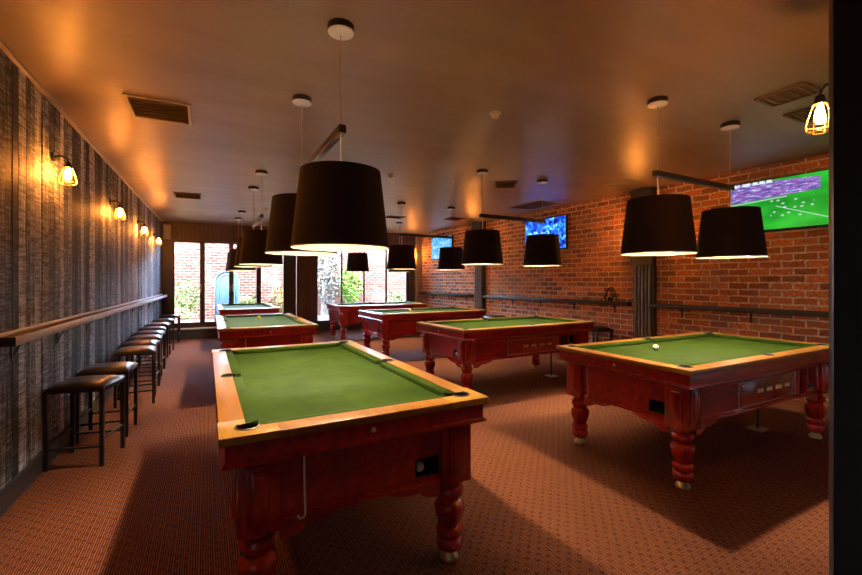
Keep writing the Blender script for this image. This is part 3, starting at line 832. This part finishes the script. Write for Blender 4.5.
vent(3.88, 9.05, .42, .34, 0, 'far ceiling vent in front of the tall window', 4, 'vent_dark')
def detector(x, y, r, label):
    root = empty('smoke_detector', (x, y, H_CEIL)); tag(root, label, 'smoke detector', 'round ceiling detectors')
    MB().lathe([(r*.86, -.012), (r, -.008), (r, 0)], 24).build('base', 'white_plastic', root)
    MB().lathe([(r*.3, -.048), (r*.62, -.044), (r*.72, -.026), (r*.80, -.012)], 24).build('sensor_head', 'ivory', root)
detector(2.26, 3.02, .055, 'cream smoke detector near the middle of the ceiling')
detector(2.29, 5.48, .05, 'small smoke detector farther back between the pendant rows')
detector(1.09, 9.25, .06, 'far smoke detector above the left row of tables')

# small speaker in the far left corner
sp = empty('wall_speaker'); back(sp); tag(sp, 'small off white speaker in the far left corner under the ceiling', 'speaker')
MB().span(.075, .225, -.24, -.105, 2.50, 2.86, .008).build('speaker_box', 'box_white', sp)
MB().span(.09, .21, -.246, -.238, 2.52, 2.84, .004).build('speaker_grille', 'steel_grey', sp)

# ------------------------------------------------------------------ courtyard things
ga = empty('garden_arch', (.56, 14.25, .2)); tag(ga, 'blue arched garden panel standing outside the glazed doors', 'garden panel')
def arch(wd, h0, inset=0):
    r_ = wd/2-inset; pts = [(-r_, inset), (r_, inset)]
    return pts + [(r_*math.cos(t), h0+r_*math.sin(t)) for t in [math.pi*i/20 for i in range(21)]]
MB().prism(arch(.64, 1.24), -.03, .03, 'y', .006).build('panel', 'blue_paint', ga)
m = MB(); outer = arch(.64, 1.24); m.tube([(x, -.035, z) for x, z in outer], .028, 8, True)
m.tube([(x, -.035, z) for x, z in arch(.64, 1.24, .11)], .014, 8, True); m.build('arch_moulding', 'blue_paint', ga)
def plant(x, y, z, h, r_, n, lm, label, name='shrub', trunk=.02, ls=.06, stemh=.5, lean=0):
    root = empty(name, (x, y, z)); tag(root, label, 'plant', 'courtyard plants')
    MB().tube([(0, 0, 0), (lean*.4+.02, .01, h*stemh*.5), (lean, 0, h*stemh)], [trunk*1.3, trunk, trunk*.6], 8).build('trunk', 'stem' if name == 'shrub' else 'pale_bark', root)
    m = MB(); rng = random.Random(int(x*100)+7)
    for k in range(n):
        while True:
            p = Vector((rng.uniform(-1, 1), rng.uniform(-1, 1), rng.uniform(-1, 1)))
            if .25 < p.length < 1: break
        c = Vector((lean+p.x*r_, p.y*r_, h*.55+p.z*h*.45)); s_ = ls*rng.uniform(.6, 1.3)
        a_ = Vector((rng.uniform(-1, 1), rng.uniform(-1, 1), rng.uniform(-.6, .6))).normalized(); b_ = a_.cross(Vector((rng.uniform(-1, 1), rng.uniform(-1, 1), 1))).normalized()
        vs = [m.bm.verts.new(c+a_*s_*u+b_*s_*v) for u, v in ((-1, 0), (-.3, .38), (.5, .3), (1, 0), (.5, -.3), (-.3, -.38))]
        m.bm.faces.new(vs)
    m.build('foliage', lm, root, False)
plant(-.50, 14.3, .2, 1.3, .42, 500, 'leaf', 'green shrub outside the left glazed door')
plant(1.30, 14.75, .2, .8, .36, 320, 'leaf', 'low green shrub beside the blue garden arch')
plant(2.10, 14.1, .2, 1.1, .36, 420, 'leaf_rust', 'rust and green shrub outside the rightmost glazed door')
plant(3.50, 14.2, .2, 3.3, .50, 2000, 'leaf_grey', 'tall grey leafed tree outside the tall window', 'tree', .09, .06, .8, .1)
plant(4.62, 14.75, .2, 2.0, .40, 900, 'leaf_bright', 'bright green bush outside the tall window', 'shrub', .03, .07)
plant(6.0, 14.0, .2, .95, .36, 380, 'leaf', 'low dark green shrub at right end of the tall window')

# ------------------------------------------------------------------ light
wd = bpy.data.worlds.new('World'); SC.world = wd; wd.use_nodes = True
nt = wd.node_tree; bg = nt.nodes['Background']
sky = nt.nodes.new('ShaderNodeTexSky'); sky.sky_type = 'NISHITA'; sky.sun_disc = False
sky.sun_elevation = R(55); sky.sun_rotation = R(200); sky.air_density = 1.0; sky.dust_density = 2.5
nt.links.new(sky.outputs[0], bg.inputs[0]); bg.inputs[1].default_value = 6.0
sun = bpy.data.lights.new('sun', 'SUN'); sun.energy = 2.0; sun.angle = R(3); sun.color = (1, .95, .88)
so = bpy.data.objects.new('sun', sun); COL.objects.link(so); so.rotation_euler = (R(38), R(8), R(5))

# ------------------------------------------------------------------ camera
cam = bpy.data.cameras.new('camera'); co = bpy.data.objects.new('camera', cam); COL.objects.link(co)
co.location = (0, 0, 1.47); co.rotation_euler = (R(90), 0, R(-28.13))
cam.sensor_width = 36; cam.sensor_fit = 'HORIZONTAL'; cam.lens = 420.5/862*36; cam.shift_y = -6.8/862
cam.clip_start = .05; cam.clip_end = 200
SC.camera = co
vs = SC.view_settings; vs.view_transform = 'Standard'; vs.look = 'None'; vs.exposure = 1.9; vs.gamma = 1
try: vs.use_curve_mapping = False
except Exception: pass
SC.cycles.max_bounces = 10; SC.cycles.diffuse_bounces = 5; SC.cycles.transparent_max_bounces = 12
SC.cycles.use_denoising = True; SC.cycles.sample_clamp_indirect = 6
SC.cycles.use_light_tree = True
